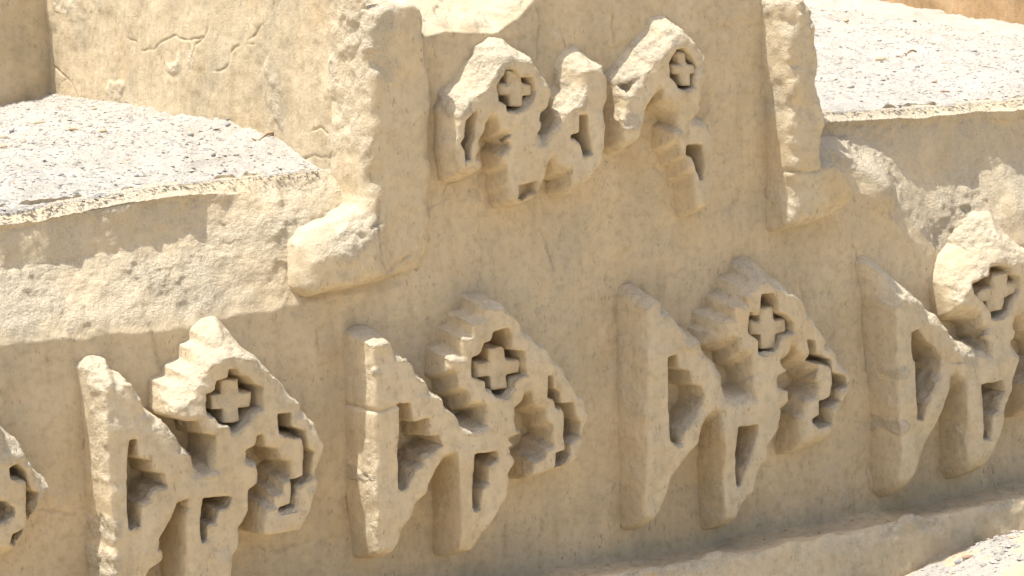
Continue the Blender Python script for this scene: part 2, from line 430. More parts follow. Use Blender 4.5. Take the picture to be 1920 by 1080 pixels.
# ---- reliefs carved proud of the wall
def relief(name, outer, holes, d, h=0.0033, chamfer=0.02, draft=0.008, kout=0.014, khole=0.0035, label=None, parent=wall,
           floor=0.004, rough_amt=1.0, cracks=(), bottom=0.0, rough_px=(), subs=(), mat=None, yback=0.02, front_fn=None, left_rough=0.0, round_all=False):
    O = wallpts(outer, -d)
    inner = list(outer)
    for a, b, new in subs:      # where the weathered front edge has drawn back from the outline
        i, j = inner.index(a), inner.index(b)
        inner = inner[:i]+list(new)+inner[j+1:]
    OF = wallpts(inner, -d)
    H = [wallpts(q if not isinstance(q, tuple) else q[0], -d) for q in holes]
    HF = [floor if not isinstance(q, tuple) else q[1] for q in holes]
    pad = 0.03
    lo = np.array([O[:, 0].min()-pad, -d-0.02, O[:, 1].min()-pad]); hi = np.array([O[:, 0].max()+pad, yback+0.012, O[:, 1].max()+pad+0.02])
    nx, ny, nz = [int(math.ceil(v)) for v in (hi-lo)/h]
    xs = lo[0]+h*np.arange(nx); ys = lo[1]+h*np.arange(ny); zs = lo[2]+h*np.arange(nz)
    X, Z = np.meshgrid(xs, zs, indexing='ij')
    wob = np.stack([X, np.full_like(X, 3.1*d), Z], -1)
    Xw = X+0.0016*fbm(wob, 30, 2); Zw = Z+0.0016*fbm(wob+31.0, 30, 2)
    p2 = poly_sd(O, Xw, Zw)
    pf = poly_sd(OF, Xw, Zw) if subs else p2
    h2s = [poly_sd(q, Xw, Zw) for q in H]
    gx_, gz_ = np.gradient(p2, h)
    kf = 0.008+(kout-0.008)*sstep(0.15, 0.75, 0.85*gz_+0.45*gx_)
    if round_all: kf = np.full_like(p2, kout)
    kf = kf*np.clip(1.0+0.9*fbm(wob+55, 24, 3), 0.45, 2.3)
    front = (d if front_fn is None else front_fn(X, Z))+0.008*fbm(wob, 7, 2)+0.002*fbm(wob, 26, 2)
    cham = chamfer*(0.75+0.6*fbm(wob+9.0, 12, 2))
    F = np.empty((nx, ny, nz), np.float32)
    zi = np.arange(nz)
    for j, y in enumerate(ys):
        T = -y; tau = min(max(T/d, 0), 1.15)
        # cross-section: the weathered top slopes down towards the front, the foot slopes up
        s = (chamfer*tau**1.4)/h
        k0 = int(s); fr = s-k0
        up_ = np.roll(p2, -k0, 1)*(1-fr)+np.roll(p2, -(k0+1), 1)*fr
        if k0+1 > 0: up_[:, nz-(k0+1):] = 1.0
        p = np.maximum(p2, up_)
        if subs:
            tm = min(tau, 1)**1.25
            p = np.maximum(p, p2*(1-tm)+pf*tm)
        if bottom > 0:
            s2 = (bottom*tau**1.6)/h; k2 = int(s2); f2 = s2-k2
            dn = np.roll(p2, k2, 1)*(1-f2)+np.roll(p2, k2+1, 1)*f2
            dn[:, :k2+1] = 1.0
            p = np.maximum(p, dn)
        p = p-draft*(1-min(tau, 1))
        f = smax(p, T-front, kf)
        for q, fl in zip(h2s, HF):
            hole = np.maximum(q+0.11*(d-T), fl-T)
            f = smax(f, -hole, khole)
        f = np.maximum(f, y-yback)
        F[:, j, :] = f
    F[0] = 1; F[-1] = 1; F[:, 0] = 1; F[:, -1] = 1; F[:, :, 0] = 1; F[:, :, -1] = 1
    V, Q = surface_nets(F, lo, h)
    Nn = vert_normals(V, Q)
    tau = np.clip(-V[:, 1]/d, 0, 1.1)
    pat = fbm(V, 16, 3)
    R = sstep(0.05, 0.55, Nn[:, 2])*(0.3+0.5*tau)+0.3*sstep(0.45, 0.9, -Nn[:, 0])*sstep(0.1, 0.5, pat)  # upward faces are in the mask too: sunlit brightness painted into their colour
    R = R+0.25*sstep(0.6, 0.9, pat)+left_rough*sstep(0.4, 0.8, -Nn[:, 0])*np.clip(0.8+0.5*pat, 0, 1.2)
    for (cx, cy, rad) in rough_px:
        c = unp(cx, cy, 1, -d)
        R = R+sstep(rad/980.0, rad/1960.0, np.hypot(V[:, 0]-c[0], V[:, 2]-c[2])+0.012*pat)
    R = np.clip(R*rough_amt, 0, 1)
    disp = 0.0016*fbm(V, 18, 3)+R*(0.0042*fbm(V, 55, 3))
    for ck in cracks:
        c = wallpts(ck, -d)
        dd = line_dist(c, V[:, 0]+0.003*fbm(V, 70, 2), V[:, 2])
        disp = disp-0.006*np.exp(-(dd/0.003)**2)
    V = V+Nn*disp[:, None]
    o = mesh_obj(name, V, Q, mat or M_REL, parent, R)
    if label: o['label'] = label
    return o

def plus(cx, cy, rx, ry, wx, wy, tx=0.0, ty=0.0):
    # a cross of four blunt, slightly unequal arms
    p = [(-wx, -ry), (wx*0.9, -ry*0.96), (wx, -wy), (rx, -wy*0.9), (rx*0.97, wy), (wx, wy*1.05), (wx*0.95, ry), (-wx, ry*0.97), (-wx*1.05, wy), (-rx, wy*0.95), (-rx*0.98, -wy), (-wx, -wy)]
    return [(cx+x+tx*y, cy+y+ty*x) for x, y in p]

def boss(parent, poly, d, chamfer=0.002, k=0.006):
    d *= 0.92
    return relief('cross_boss', poly, [], d, h=0.0026, chamfer=chamfer, draft=0.001, kout=k, parent=parent, rough_amt=0.7)

D = 0.088
# far left relief, cut by the picture edge
f0 = relief('stepped_relief', [(-75, 740), (-30, 765), (0, 788), (18, 807), (47, 834), (52, 852), (68, 870), (77, 887), (98, 902), (107, 924), (95, 947), (71, 988), (55, 1020), (35, 1048), (0, 1064), (-75, 1068)],
    [[(19, 878), (36, 870), (53, 884), (60, 915), (76, 925), (74, 940), (71, 991), (50, 1018), (36, 1031), (18, 1024), (24, 1003), (51, 991), (53, 979), (49, 908), (39, 902), (22, 899)],
     [(-60, 925), (8, 940), (30, 952), (28, 966), (8, 985), (-60, 990)]],
    D, chamfer=0.018, kout=0.022, bottom=0.03, label='relief cut off at the left edge, only its hooked right end showing', rough_px=[(10, 840, 40), (90, 915, 25), (75, 960, 22)])

f1 = relief('stepped_relief', [(193, 705), (205, 690), (228, 688), (236, 712), (249, 714), (266, 739), (276, 765), (300, 783), (326, 801), (336, 827), (357, 843), (362, 861), (386, 873), (402, 868), (403, 815), (378, 814), (372, 790), (340, 788), (328, 780), (328, 728), (353, 722), (353, 702), (382, 690), (382, 663), (405, 655), (405, 636), (425, 618), (440, 614), (452, 628), (464, 637), (485, 665), (521, 697), (539, 718), (560, 747), (568, 762), (589, 780), (597, 804), (607, 822), (605, 845), (592, 880), (598, 900), (590, 925), (580, 960), (563, 993), (511, 1003), (495, 1002), (497, 958), (500, 942), (512, 936), (514, 918), (530, 912), (532, 892), (547, 886), (547, 868), (530, 864), (526, 842), (501, 838), (497, 814), (484, 817), (482, 835), (464, 843), (464, 851), (482, 859), (488, 882), (484, 905), (468, 918), (466, 955), (451, 991), (451, 1025), (439, 1041), (435, 1080), (428, 1125), (352, 1140), (349, 1080), (349, 960), (354, 936), (334, 942), (323, 976), (300, 1010), (310, 1030), (305, 1049), (279, 1070), (262, 1110), (240, 1135), (210, 1135), (210, 1080), (213, 1000), (210, 960), (204, 900), (203, 830)],
    [[(431, 692), (448, 692), (453, 702), (466, 707), (479, 722), (495, 726), (495, 767), (479, 778), (461, 798), (448, 812), (431, 812), (425, 800), (412, 799), (410, 794), (404, 779), (388, 777), (388, 738), (405, 734), (409, 715), (430, 708)],
     [(242, 825), (259, 822), (262, 856), (286, 861), (289, 884), (309, 888), (314, 912), (290, 920), (284, 940), (266, 948), (262, 988), (248, 994), (242, 988), (237, 929)],
     [(379, 934), (438, 929), (433, 950), (412, 960), (409, 984), (391, 986), (388, 1017), (378, 1019), (374, 1002), (376, 971)],
     [(521, 778), (547, 774), (549, 800), (572, 806), (576, 840), (589, 848), (586, 885), (585, 897), (560, 916), (558, 955), (526, 963), (525, 952), (546, 945), (547, 903), (569, 892), (569, 856), (565, 827), (562, 822), (524, 816)]],
    D, chamfer=0.014, kout=0.020, subs=[((193, 705), (236, 712), [(203, 738), (214, 728), (228, 730), (240, 738)]), ((328, 728), (485, 665), [(333, 764), (354, 757), (365, 736), (385, 718), (396, 692), (412, 677), (436, 669), (464, 671), (487, 678)])], label='large relief with sunlit snow-pale top, leftmost of those shown whole', rough_px=[(205, 1000, 30), (205, 1060, 32), (585, 925, 18), (570, 960, 14), (350, 800, 20)])
boss(f1, plus(434, 751, 38, 42, 17, 16, 0.0, -0.12), 0.078)

f2 = relief('stepped_relief', [(697, 640), (712, 632), (728, 629), (739, 641), (742, 662), (760, 664), (774, 681), (778, 698), (797, 704), (805, 723), (827, 740), (835, 756), (856, 772), (865, 787), (868, 796), (888, 802), (913, 792), (911, 776), (885, 772), (880, 750), (862, 745), (858, 716), (848, 713), (848, 668), (869, 660), (869, 627), (887, 622), (887, 600), (912, 595), (912, 570), (945, 565), (953, 579), (962, 583), (977, 597), (983, 615), (1007, 631), (1031, 652), (1046, 675), (1067, 704), (1088, 735), (1105, 758), (1111, 775), (1106, 807), (1097, 820), (1095, 850), (1087, 873), (1070, 887), (1023, 901), (1008, 905), (1006, 862), (1024, 850), (1029, 834), (1041, 828), (1041, 813), (1029, 806), (1027, 783), (1004, 773), (1000, 750), (988, 749), (983, 770), (968, 782), (970, 800), (982, 803), (982, 830), (957, 840), (970, 863), (968, 884), (954, 908), (960, 930), (954, 949), (937, 976), (906, 1020), (897, 1036), (890, 1047), (866, 1050), (863, 960), (858, 866), (834, 873), (822, 898), (807, 926), (805, 942), (783, 960), (777, 985), (755, 1012), (750, 1035), (735, 1055), (712, 1055), (708, 1000), (704, 940)],
    [[(925, 623), (956, 613), (964, 629), (963, 655), (986, 658), (989, 707), (969, 712), (965, 733), (952, 748), (929, 748), (925, 738), (913, 731), (911, 714), (886, 709), (885, 670), (903, 662), (908, 644), (921, 639)],
     [(746, 757), (765, 753), (770, 790), (802, 783), (804, 818), (822, 815), (828, 835), (815, 850), (798, 858), (795, 875), (778, 882), (766, 917), (754, 923), (748, 915), (745, 850)],
     [(887, 852), (934, 846), (935, 863), (917, 873), (916, 908), (902, 918), (900, 953), (890, 958), (883, 953), (885, 908)],
     [(1028, 704), (1039, 704), (1040, 728), (1052, 737), (1055, 757), (1078, 755), (1082, 785), (1093, 792), (1091, 822), (1070, 835), (1070, 853), (1063, 868), (1048, 880), (1043, 880), (1043, 850), (1061, 843), (1058, 813), (1058, 770), (1045, 767), (1040, 752), (1028, 745)]],
    D, chamfer=0.010, kout=0.011, bottom=0.02, label='large crisp relief below the bare panel, its left bar edged by a thin sunlit line', cracks=[[(690, 771), (715, 770), (730, 762), (746, 758)]], rough_px=[(702, 700, 12), (702, 900, 12), (735, 636, 14)])
boss(f2, plus(934, 690, 43, 41, 16, 16, 0.08, -0.12), 0.078)

f3 = relief('stepped_relief', [(1213, 565), (1222, 552), (1232, 548), (1240, 557), (1249, 574), (1265, 582), (1278, 608), (1296, 621), (1317, 639), (1327, 657), (1353, 683), (1363, 697), (1364, 722), (1368, 738), (1392, 742), (1418, 735), (1415, 690), (1393, 686), (1390, 663), (1372, 660), (1347, 655), (1345, 628), (1353, 622), (1353, 598), (1379, 592), (1379, 567), (1400, 560), (1400, 534), (1423, 526), (1425, 503), (1445, 495), (1456, 500), (1469, 522), (1489, 540), (1515, 569), (1518, 582), (1535, 595), (1541, 611), (1554, 624), (1557, 642), (1572, 652), (1582, 678), (1598, 689), (1607, 710), (1606, 728), (1593, 763), (1575, 793), (1563, 845), (1523, 855), (1508, 858), (1506, 783), (1514, 768), (1518, 746), (1536, 735), (1540, 718), (1527, 711), (1523, 697), (1500, 692), (1494, 676), (1486, 676), (1481, 694), (1464, 704), (1466, 716), (1480, 724), (1481, 783), (1468, 788), (1468, 830), (1440, 867), (1443, 893), (1427, 910), (1418, 950), (1397, 972), (1385, 998), (1366, 1002), (1363, 900), (1360, 800), (1350, 793), (1330, 807), (1320, 827), (1311, 863), (1290, 888), (1262, 926), (1256, 955), (1244, 980), (1232, 1000), (1216, 1000), (1214, 900)],
    [[(1429, 553), (1452, 548), (1460, 559), (1462, 585), (1479, 590), (1491, 605), (1491, 626), (1470, 634), (1460, 650), (1453, 663), (1431, 665), (1423, 663), (1423, 639), (1405, 626), (1406, 585), (1413, 585), (1414, 591), (1426, 590)],
     [(1253, 671), (1272, 664), (1277, 690), (1298, 695), (1302, 718), (1322, 724), (1326, 745), (1320, 770), (1304, 790), (1285, 808), (1278, 836), (1266, 838), (1258, 828), (1254, 770)],
     [(1385, 800), (1427, 793), (1425, 812), (1419, 838), (1412, 867), (1402, 880), (1397, 913), (1388, 913), (1383, 890), (1380, 853)],
     [(1516, 637), (1530, 637), (1533, 665), (1565, 672), (1566, 698), (1590, 706), (1592, 722), (1578, 735), (1578, 753), (1560, 767), (1562, 797), (1537, 804), (1522, 795), (1524, 785), (1537, 777), (1538, 753), (1558, 743), (1563, 717), (1560, 691), (1556, 686), (1522, 681)]],
    D, chamfer=0.010, kout=0.020, subs=[((1213, 565), (1240, 557), [(1217, 582), (1232, 566), (1243, 570)]), ((1347, 655), (1469, 522), [(1375, 652), (1374, 605), (1379, 580), (1400, 558), (1421, 534), (1444, 531), (1472, 535)])], bottom=0.035, label='large relief whose arch has its left steps in shade and its tip in sun', rough_px=[(1300, 640, 24), (1430, 505, 22), (1385, 935, 14), (1560, 640, 16)])
boss(f3, plus(1440, 613, 33, 41, 14, 14, 0.05, -0.1), 0.08)

f4 = relief('stepped_relief', [(1662, 505), (1670, 495), (1690, 502), (1718, 534), (1754, 570), (1778, 605), (1795, 632), (1806, 642), (1834, 648), (1858, 655), (1862, 640), (1850, 632), (1848, 612), (1835, 606), (1805, 600), (1801, 540), (1815, 505), (1840, 470), (1854, 446), (1885, 412), (1905, 408), (1920, 440), (1940, 468), (1965, 500), (1990, 535), (2010, 570), (2030, 610), (2035, 640), (2020, 680), (2000, 740), (1985, 775), (1950, 785), (1935, 788), (1933, 720), (1955, 705), (1972, 670), (1965, 645), (1940, 630), (1918, 610), (1908, 618), (1904, 640), (1916, 662), (1914, 702), (1903, 735), (1900, 765), (1885, 800), (1878, 850), (1855, 895), (1825, 905), (1818, 890), (1815, 820), (1812, 740), (1797, 726), (1784, 733), (1781, 761), (1769, 791), (1754, 830), (1732, 875), (1716, 920), (1700, 938), (1690, 930), (1688, 820), (1682, 720), (1676, 620)],
    [[(1861, 501), (1881, 496), (1896, 501), (1899, 513), (1914, 519), (1917, 546), (1908, 561), (1899, 584), (1884, 599), (1865, 601), (1864, 584), (1849, 567), (1831, 555), (1828, 534), (1858, 519)],
     [(1707, 624), (1725, 616), (1740, 640), (1755, 650), (1766, 672), (1762, 700), (1748, 735), (1735, 760), (1731, 787), (1719, 785), (1716, 755), (1715, 685), (1708, 660)],
     [(1839, 721), (1881, 711), (1887, 735), (1877, 747), (1873, 773), (1861, 779), (1858, 824), (1844, 824), (1843, 773), (1840, 740)]],
    D, chamfer=0.012, kout=0.022, subs=[((1662, 505), (1754, 570), [(1676, 575), (1690, 556), (1712, 558), (1750, 592)]), ((1801, 540), (1920, 440), [(1805, 568), (1830, 535), (1856, 512), (1880, 484), (1905, 480), (1926, 472)])], bottom=0.035, label='relief cut off at the right edge below the broken right shoulder', rough_px=[(1740, 560, 40), (1825, 665, 26), (1690, 700, 14), (1690, 800, 14), (1860, 440, 40)])
boss(f4, plus(1873, 547, 38, 38, 14, 14, -0.15, -0.3), 0.08, k=0.012)

DU = 0.066
u1 = relief('stepped_relief', [(858, 195), (862, 182), (880, 162), (895, 143), (906, 124), (930, 98), (952, 80), (968, 80), (985, 92), (1000, 107), (1017, 137), (1033, 157), (1044, 175), (1038, 195), (1031, 217), (1017, 227), (1013, 247), (1022, 255), (1046, 232), (1055, 212), (1060, 185), (1072, 170), (1078, 128), (1090, 104), (1110, 95), (1122, 105), (1133, 123), (1140, 140), (1141, 200), (1134, 217), (1134, 280), (1128, 325), (1105, 355), (1080, 372), (1070, 365), (1072, 335), (1055, 333), (1040, 313), (1033, 317), (1027, 347), (1010, 380), (983, 392), (965, 390), (962, 385), (960, 362), (956, 358), (956, 328), (948, 322), (945, 290), (962, 270), (942, 262), (935, 232), (920, 233), (917, 243), (910, 253), (910, 263), (898, 285), (900, 293), (912, 303), (912, 325), (897, 336), (866, 338), (862, 312), (857, 290)],
    [[(952, 128), (967, 128), (977, 143), (1000, 143), (1005, 173), (1000, 187), (987, 203), (967, 210), (953, 208), (950, 193), (935, 188), (933, 160), (950, 143)],
     [(873, 226), (890, 208), (897, 209), (893, 240), (890, 268), (886, 300), (876, 306), (872, 283), (864, 267), (870, 253)],
     ([(975, 347), (1010, 340), (1010, 360), (993, 381), (975, 373)], 0.03),
     [(1083, 215), (1100, 215), (1102, 240), (1110, 287), (1093, 295), (1087, 267), (1069, 263), (1069, 253), (1083, 247)]],
    DU, chamfer=0.006, kout=0.015, subs=[((858, 195), (985, 92), [(862, 215), (868, 202), (890, 182), (915, 165), (930, 140), (942, 120), (960, 112), (987, 116)]), ((1060, 185), (1122, 105), [(1066, 206), (1085, 190), (1096, 160), (1100, 138), (1126, 133)])], bottom=0.02, label='upper relief beside the left corner frame, an arch joined to a worn column', rough_px=[(930, 120, 40), (865, 200, 30), (1065, 160, 28), (1085, 190, 14)])
boss(u1, plus(968, 167, 31, 36, 13, 12, 0.1, 0.0), 0.06, k=0.007)

u2 = relief('stepped_relief', [(1168, 160), (1175, 145), (1200, 118), (1225, 88), (1245, 58), (1255, 42), (1275, 36), (1291, 52), (1310, 77), (1329, 107), (1334, 130), (1329, 164), (1319, 179), (1317, 202), (1310, 215), (1325, 221), (1338, 248), (1342, 300), (1342, 362), (1333, 398), (1312, 405), (1308, 370), (1304, 362), (1304, 340), (1290, 336), (1290, 312), (1277, 309), (1277, 286), (1264, 282), (1264, 245), (1276, 236), (1276, 222), (1262, 208), (1250, 200), (1247, 180), (1234, 187), (1216, 214), (1211, 240), (1202, 275), (1178, 288), (1170, 280), (1167, 230), (1174, 200)],
    [[(1270, 92), (1287, 88), (1298, 98), (1311, 125), (1306, 150), (1304, 164), (1287, 172), (1272, 166), (1268, 155), (1257, 145), (1255, 119)],
     [(1289, 274), (1321, 271), (1324, 300), (1323, 337), (1314, 337), (1306, 312), (1298, 295), (1289, 290)],
     ([(1168, 160), (1203, 149), (1184, 182)], 0.025)],
    DU, chamfer=0.006, kout=0.016, subs=[((1168, 160), (1275, 36), [(1176, 185), (1195, 165), (1225, 130), (1245, 105), (1262, 80), (1280, 72)])], bottom=0.02, label='upper relief with one long slanting wing, nearer the right corner frame', rough_px=[(1190, 150, 34), (1230, 90, 26), (1185, 230, 24)])
boss(u2, plus(1281, 129, 20, 31, 8, 9, 0.1, 0.0), 0.056, k=0.006)

# ---- stepped corner frames
xfoot, zfoot = wallpts([(725, 420)], -0.05)[0]
fl = relief('corner_frame', [(712, 26), (728, 10), (785, 8), (800, 24), (814, 130), (820, 187), (824, 330), (824, 360), (817, 470), (808, 503), (723, 527), (640, 547), (600, 554), (584, 540), (588, 470), (610, 442), (660, 424), (706, 398), (712, 375), (712, 200)], [],
    0.05, h=0.0042, chamfer=0.004, kout=0.024, subs=[((584, 540), (712, 200), [(598, 537), (604, 507), (636, 480), (686, 460), (722, 436), (728, 400), (726, 200)])], bottom=0.012, label='stepped raised frame at the left corner of the tall section', yback=0.12,
    front_fn=lambda X, Z: 0.024+0.026*sstep(zfoot+0.06, zfoot-0.03, Z)*sstep(xfoot+0.045, xfoot-0.03, X),
    rough_amt=0.8, round_all=True, left_rough=0.3, rough_px=[(715, 60, 60), (735, 130, 40), (690, 440, 45), (660, 470, 40), (720, 20, 50)], cracks=[[(725, 380), (722, 420), (705, 430)], [(722, 430), (725, 490), (740, 515), (790, 480)]])
fr = relief('corner_frame', [(1478, 8), (1488, -8), (1515, -10), (1533, 15), (1538, 60), (1541, 177), (1548, 233), (1547, 300), (1568, 296), (1590, 314), (1606, 360), (1606, 396), (1566, 416), (1505, 434), (1488, 436), (1490, 350), (1484, 200), (1480, 60)], [],
    0.08, h=0.0045, chamfer=0.012, kout=0.03, bottom=0.024, label='stepped raised frame at the right corner of the tall section', yback=0.12,
    left_rough=0.45, round_all=True, cracks=[[(1498, 0), (1520, 15), (1536, 40)], [(1490, 322), (1540, 322)]])

# ---- foot ledge
def build_ledge():
    x0, x1 = unp(-60, 1150, 1, -0.1)[0], unp(2050, 950, 1, -0.1)[0]
    xs = np.arange(x0, x1, 0.0045); n = len(xs)
    zb, zf = lP0(xs), lP1(xs)
    s = np.linspace(0, 1, 80)
    edge = 0.125+0.012*fbm(np.stack([xs, 0*xs, 0*xs], -1), 5, 3)
    Y = np.zeros((n, 80)); Z = np.zeros((n, 80))
    t1 = np.clip(s/0.45, 0, 1)[None]; t2 = np.clip((s-0.45)/0.55, 0, 1)[None]
    Y = 0.03-(edge[:, None]+0.03)*t1-0.035*t2**0.6
    Z = (zb+0.012)[:, None]*(1-t1)+(zf+0.01)[:, None]*t1-0.012*np.sin(np.pi*t1)-(zf[:, None]+0.05)*t2**1.3
    X = np.repeat(xs[:, None], 80, 1)
    P = np.stack([X, Y, Z], -1)
    near = np.exp(-((s-0.47)/0.10)**2)[None]
    lump = np.zeros(n)
    for cx, cy, ww, a in ((1710, 990, .03, .02), (1560, 1010, .025, .012), (1490, 1025, .02, .010), (1365, 1050, .03, .008), (1640, 1005, .03, .008)):
        lx = unp(cx, cy, 1, -0.15)[0]; lump += a*np.exp(-((xs-lx)/ww)**2)
    Z = Z+lump[:, None]*near
    Y = Y-0.4*lump[:, None]*near
    R = np.clip(near*sstep(-0.25, 0.4, fbm(P, 9, 3))+0.0, 0, 1)
    P = np.stack([X, Y, Z], -1)
    Nn = -grid_normals(P)
    d = 0.005*fbm(P, 8, 3)+0.002*fbm(P, 40, 2)+R*0.007*fbm(P, 50, 3)
    P = P+Nn*d[..., None]
    return mesh_obj('ledge', P.reshape(-1, 3), grid_quads(n, 80, True), M_WALL, wall, R)
build_ledge()

# ---- flank and body of the tall section
YB = unp(95, 182, 0, XB)[1]
print('XB', XB, 'XBR', XBR, 'YB', YB)
SIDE = [(690, 306), (600, 300), (560, 286), (520, 256), (430, 215), (330, 210), (230, 196), (150, 180), (95, 181)]
sp = np.array([unp(px, py, 0, XB) for px, py in SIDE])
ztop_front = float(lC3(np.array([XB]))[0])
zback = unp(95, -60, 0, XB)[2]
FLANK_CRACKS = [[(262, 96), (290, 92), (305, 78), (330, 67), (345, 73), (370, 74), (385, 70), (391, 50), (392, 30)], [(362, 130), (362, 110), (370, 85), (385, 72)],
    [(440, 95), (455, 80), (470, 72), (480, 65), (490, 50), (505, 30), (512, 5)], [(405, 132), (425, 130), (434, 118), (436, 100), (445, 88), (478, 82)], [(95, 122), (115, 138), (130, 155), (142, 175), (158, 186)],
    [(165, 25), (170, 60), (168, 85)], [(70, 0), (80, 40), (88, 90)], [(232, 72), (240, 75), (252, 78)], [(105, 180), (112, 160), (122, 148)], [(565, 300), (585, 290), (600, 298), (615, 295), (622, 285)], [(575, 248), (600, 238), (612, 250)]]
def build_flank():
    ys = np.arange(-0.008, YB+0.06, 0.0036); n = len(ys)
    zlo = np.interp(ys, sp[::1, 1], sp[:, 2])-0.15
    zhi = np.interp(ys, [0, YB], [ztop_front, zback+0.12])
    m = 230
    t = np.linspace(0, 1, m)
    Z = zlo[:, None]+(zhi-zlo)[:, None]*t
    Y = np.repeat(ys[:, None], m, 1)
    P = np.stack([np.full_like(Y, XB), Y, Z], -1)
    near = sstep(0.22, 0.02, Y+0.03*fbm(P, 12, 2))
    pat = fbm(P, 11, 3)
    R = np.clip(near*(0.5+0.6*pat)+0.6*sstep(0.5, 0.9, pat), 0, 1)
    d = 0.008*fbm(P, 3.2, 3)+0.002*fbm(P, 20, 3)+R*0.007*fbm(P, 34, 3)-0.016*sstep(0.06, -0.04, Y)
    for ck in FLANK_CRACKS:
        L = np.array([[unp(px, py, 0, XB)[1], unp(px, py, 0, XB)[2]] for px, py in ck])
        dd = line_dist(L, Y+0.002*fbm(P, 30, 2), Z+0.002*fbm(P, 40, 2))
        d = d-(0.0034*np.clip(0.6+0.9*fbm(P, 22, 2), 0.05, 1.2))*np.exp(-(dd/0.0020)**2)
    P[..., 0] -= d
    return mesh_obj('flank', P.reshape(-1, 3), grid_quads(n, m, True), M_WALL, wall, R)
build_flank()

def prism(name, ring, z0, z1s, mat, parent=None, sub=0.03):
    """a rough mass of earth: plan ring extruded, top heights per corner"""
    V = []; n = len(ring)
    for (x, y), z in zip(ring, z1s): V.append((x, y, z0))
    for (x, y), z in zip(ring, z1s): V.append((x, y, z))
    me = bpy.data.meshes.new(name)
    F = [[(i+1) % n, i, i+n, (i+1) % n+n][::-1] for i in range(n)]+[list(range(n, 2*n))]
    me.from_pydata(V, [], F); me.update()
    me.materials.append(mat)
    o = bpy.data.objects.new(name, me); C.objects.link(o)
    if parent: o.parent = parent
    return o
prism('core', [(XB+0.03, 0.13), (XBR-0.008, 0.10), (XBR-0.008, YB+0.5), (XB+0.03, YB+0.5)], 0.2, [ztop_front+0.0, float(lC3(np.array([XBR]))[0]), zback+0.05, zback+0.05], M_WALL, wall)

# ------------------------------------------------------------------ walls behind
def wall_panel(name, origin, du, dv, lu, lv, mat, parent, nrm, step=0.008, amp=0.008):
    nu, nv = int(lu/step)+2, int(lv/step)+2
    u = np.linspace(0, lu, nu); v = np.linspace(0, lv, nv)
    P = np.asarray(origin)+u[:, None, None]*np.asarray(du)+v[None, :, None]*np.asarray(dv)
    pat = fbm(P, 9, 3)
    R = np.clip(0.8*sstep(0.5, 0.95, pat), 0, 1)
    P = P+np.asarray(nrm)*(amp*fbm(P, 4, 3)+0.002*fbm(P, 25, 3)+0.004*R*fbm(P, 40, 2))[..., None]
    fl = np.dot(np.cross(du, dv), nrm) < 0
    return mesh_obj(name, P.reshape(-1, 3), grid_quads(nu, nv, fl), mat, parent, R)

rear = tag(empty('rear_wall', (0, 0, 0)), 'shaded brown wall behind the gravel in the top left corner', 'wall', kind='thing')
zrear = unp(40, -30, 1, YB)[2]
wall_panel('wall_face', (XB-1.6, YB, 0.7), (1, 0, 0), (0, 0, 1), 1.62, zrear-0.7, M_WALL, rear, (0, -1, 0))
prism('core', [(XB-1.6, YB+0.02), (XB+0.01, YB+0.02), (XB+0.01, YB+0.6), (XB-1.6, YB+0.6)], 0.5, [zrear-0.01]*4, M_WALL, rear)

# gravel tops of the two shoulders
back_l = unp(0, 197, 1, YB)
sb = (back_l[2]-sp[-1, 2])/(back_l[0]-XB)
def gl(x, y):
    lip = lL3(x)-0.006-0.07*np.clip((0.132-y)/0.022, 0, 1)
    wv = np.clip((y-0.115)/(YB-0.115), 0, 1.1)
    zl = lip*(1-wv)+(sp[-1, 2]+sb*(x-XB))*wv
    lipb = lL3(np.array([XB]))[0]
    bump = np.interp(y, sp[:, 1], sp[:, 2])-(lipb*(1-wv)+sp[-1, 2]*wv)
    return zl+np.clip(bump, -0.02, 1)*sstep(0.13, 0.26, y)*np.exp(-np.clip(XB-x, 0, 9)/0.45)
def gr(x, y):
    return lR3(x)-0.006-0.07*np.clip((0.132-y)/0.022, 0, 1)+0.05*(y-0.105)

def hit(px, py, fn):
    d = fwd + rgt*((px-960)/FPX) + upv*((540-py)/FPX)
    t = DIST*0.9
    ts = np.linspace(DIST*0.7, DIST*1.6, 3000)
    P = CAM+ts[:, None]*d
    g = P[:, 2]-fn(P[:, 0], P[:, 1])
    k = int(np.argmax(g < 0))
    return P[k]

XR = hit(1920, 46, gr); XR2 = hit(1660, 4, gr)
print('right far wall', XR, XR2)
farw = tag(empty('far_wall', (0, 0, 0)), 'sunlit orange wall rising behind the gravel in the top right corner', 'wall', kind='thing')
dirv = np.array([XR2[0]-XR[0], XR2[1]-XR[1], 0.0]); dirv /= np.linalg.norm(dirv)
org = np.array([XR[0], XR[1], 0.6])-dirv*0.45
nr = np.array([-dirv[1], dirv[0], 0.0])
if nr[0] > 0: nr = -nr
wall_panel('wall_face', org, dirv, (0, 0, 1), 2.6, 1.15, M_FAR, farw, nr, 0.01, 0.012)
a = org-nr*0.03; b = a+dirv*2.6
prism('core', [tuple(a[:2]), tuple((a-nr*1.0)[:2]), tuple((b-nr*1.0)[:2]), tuple(b[:2])], 0.4, [1.70]*4, M_FAR, farw)

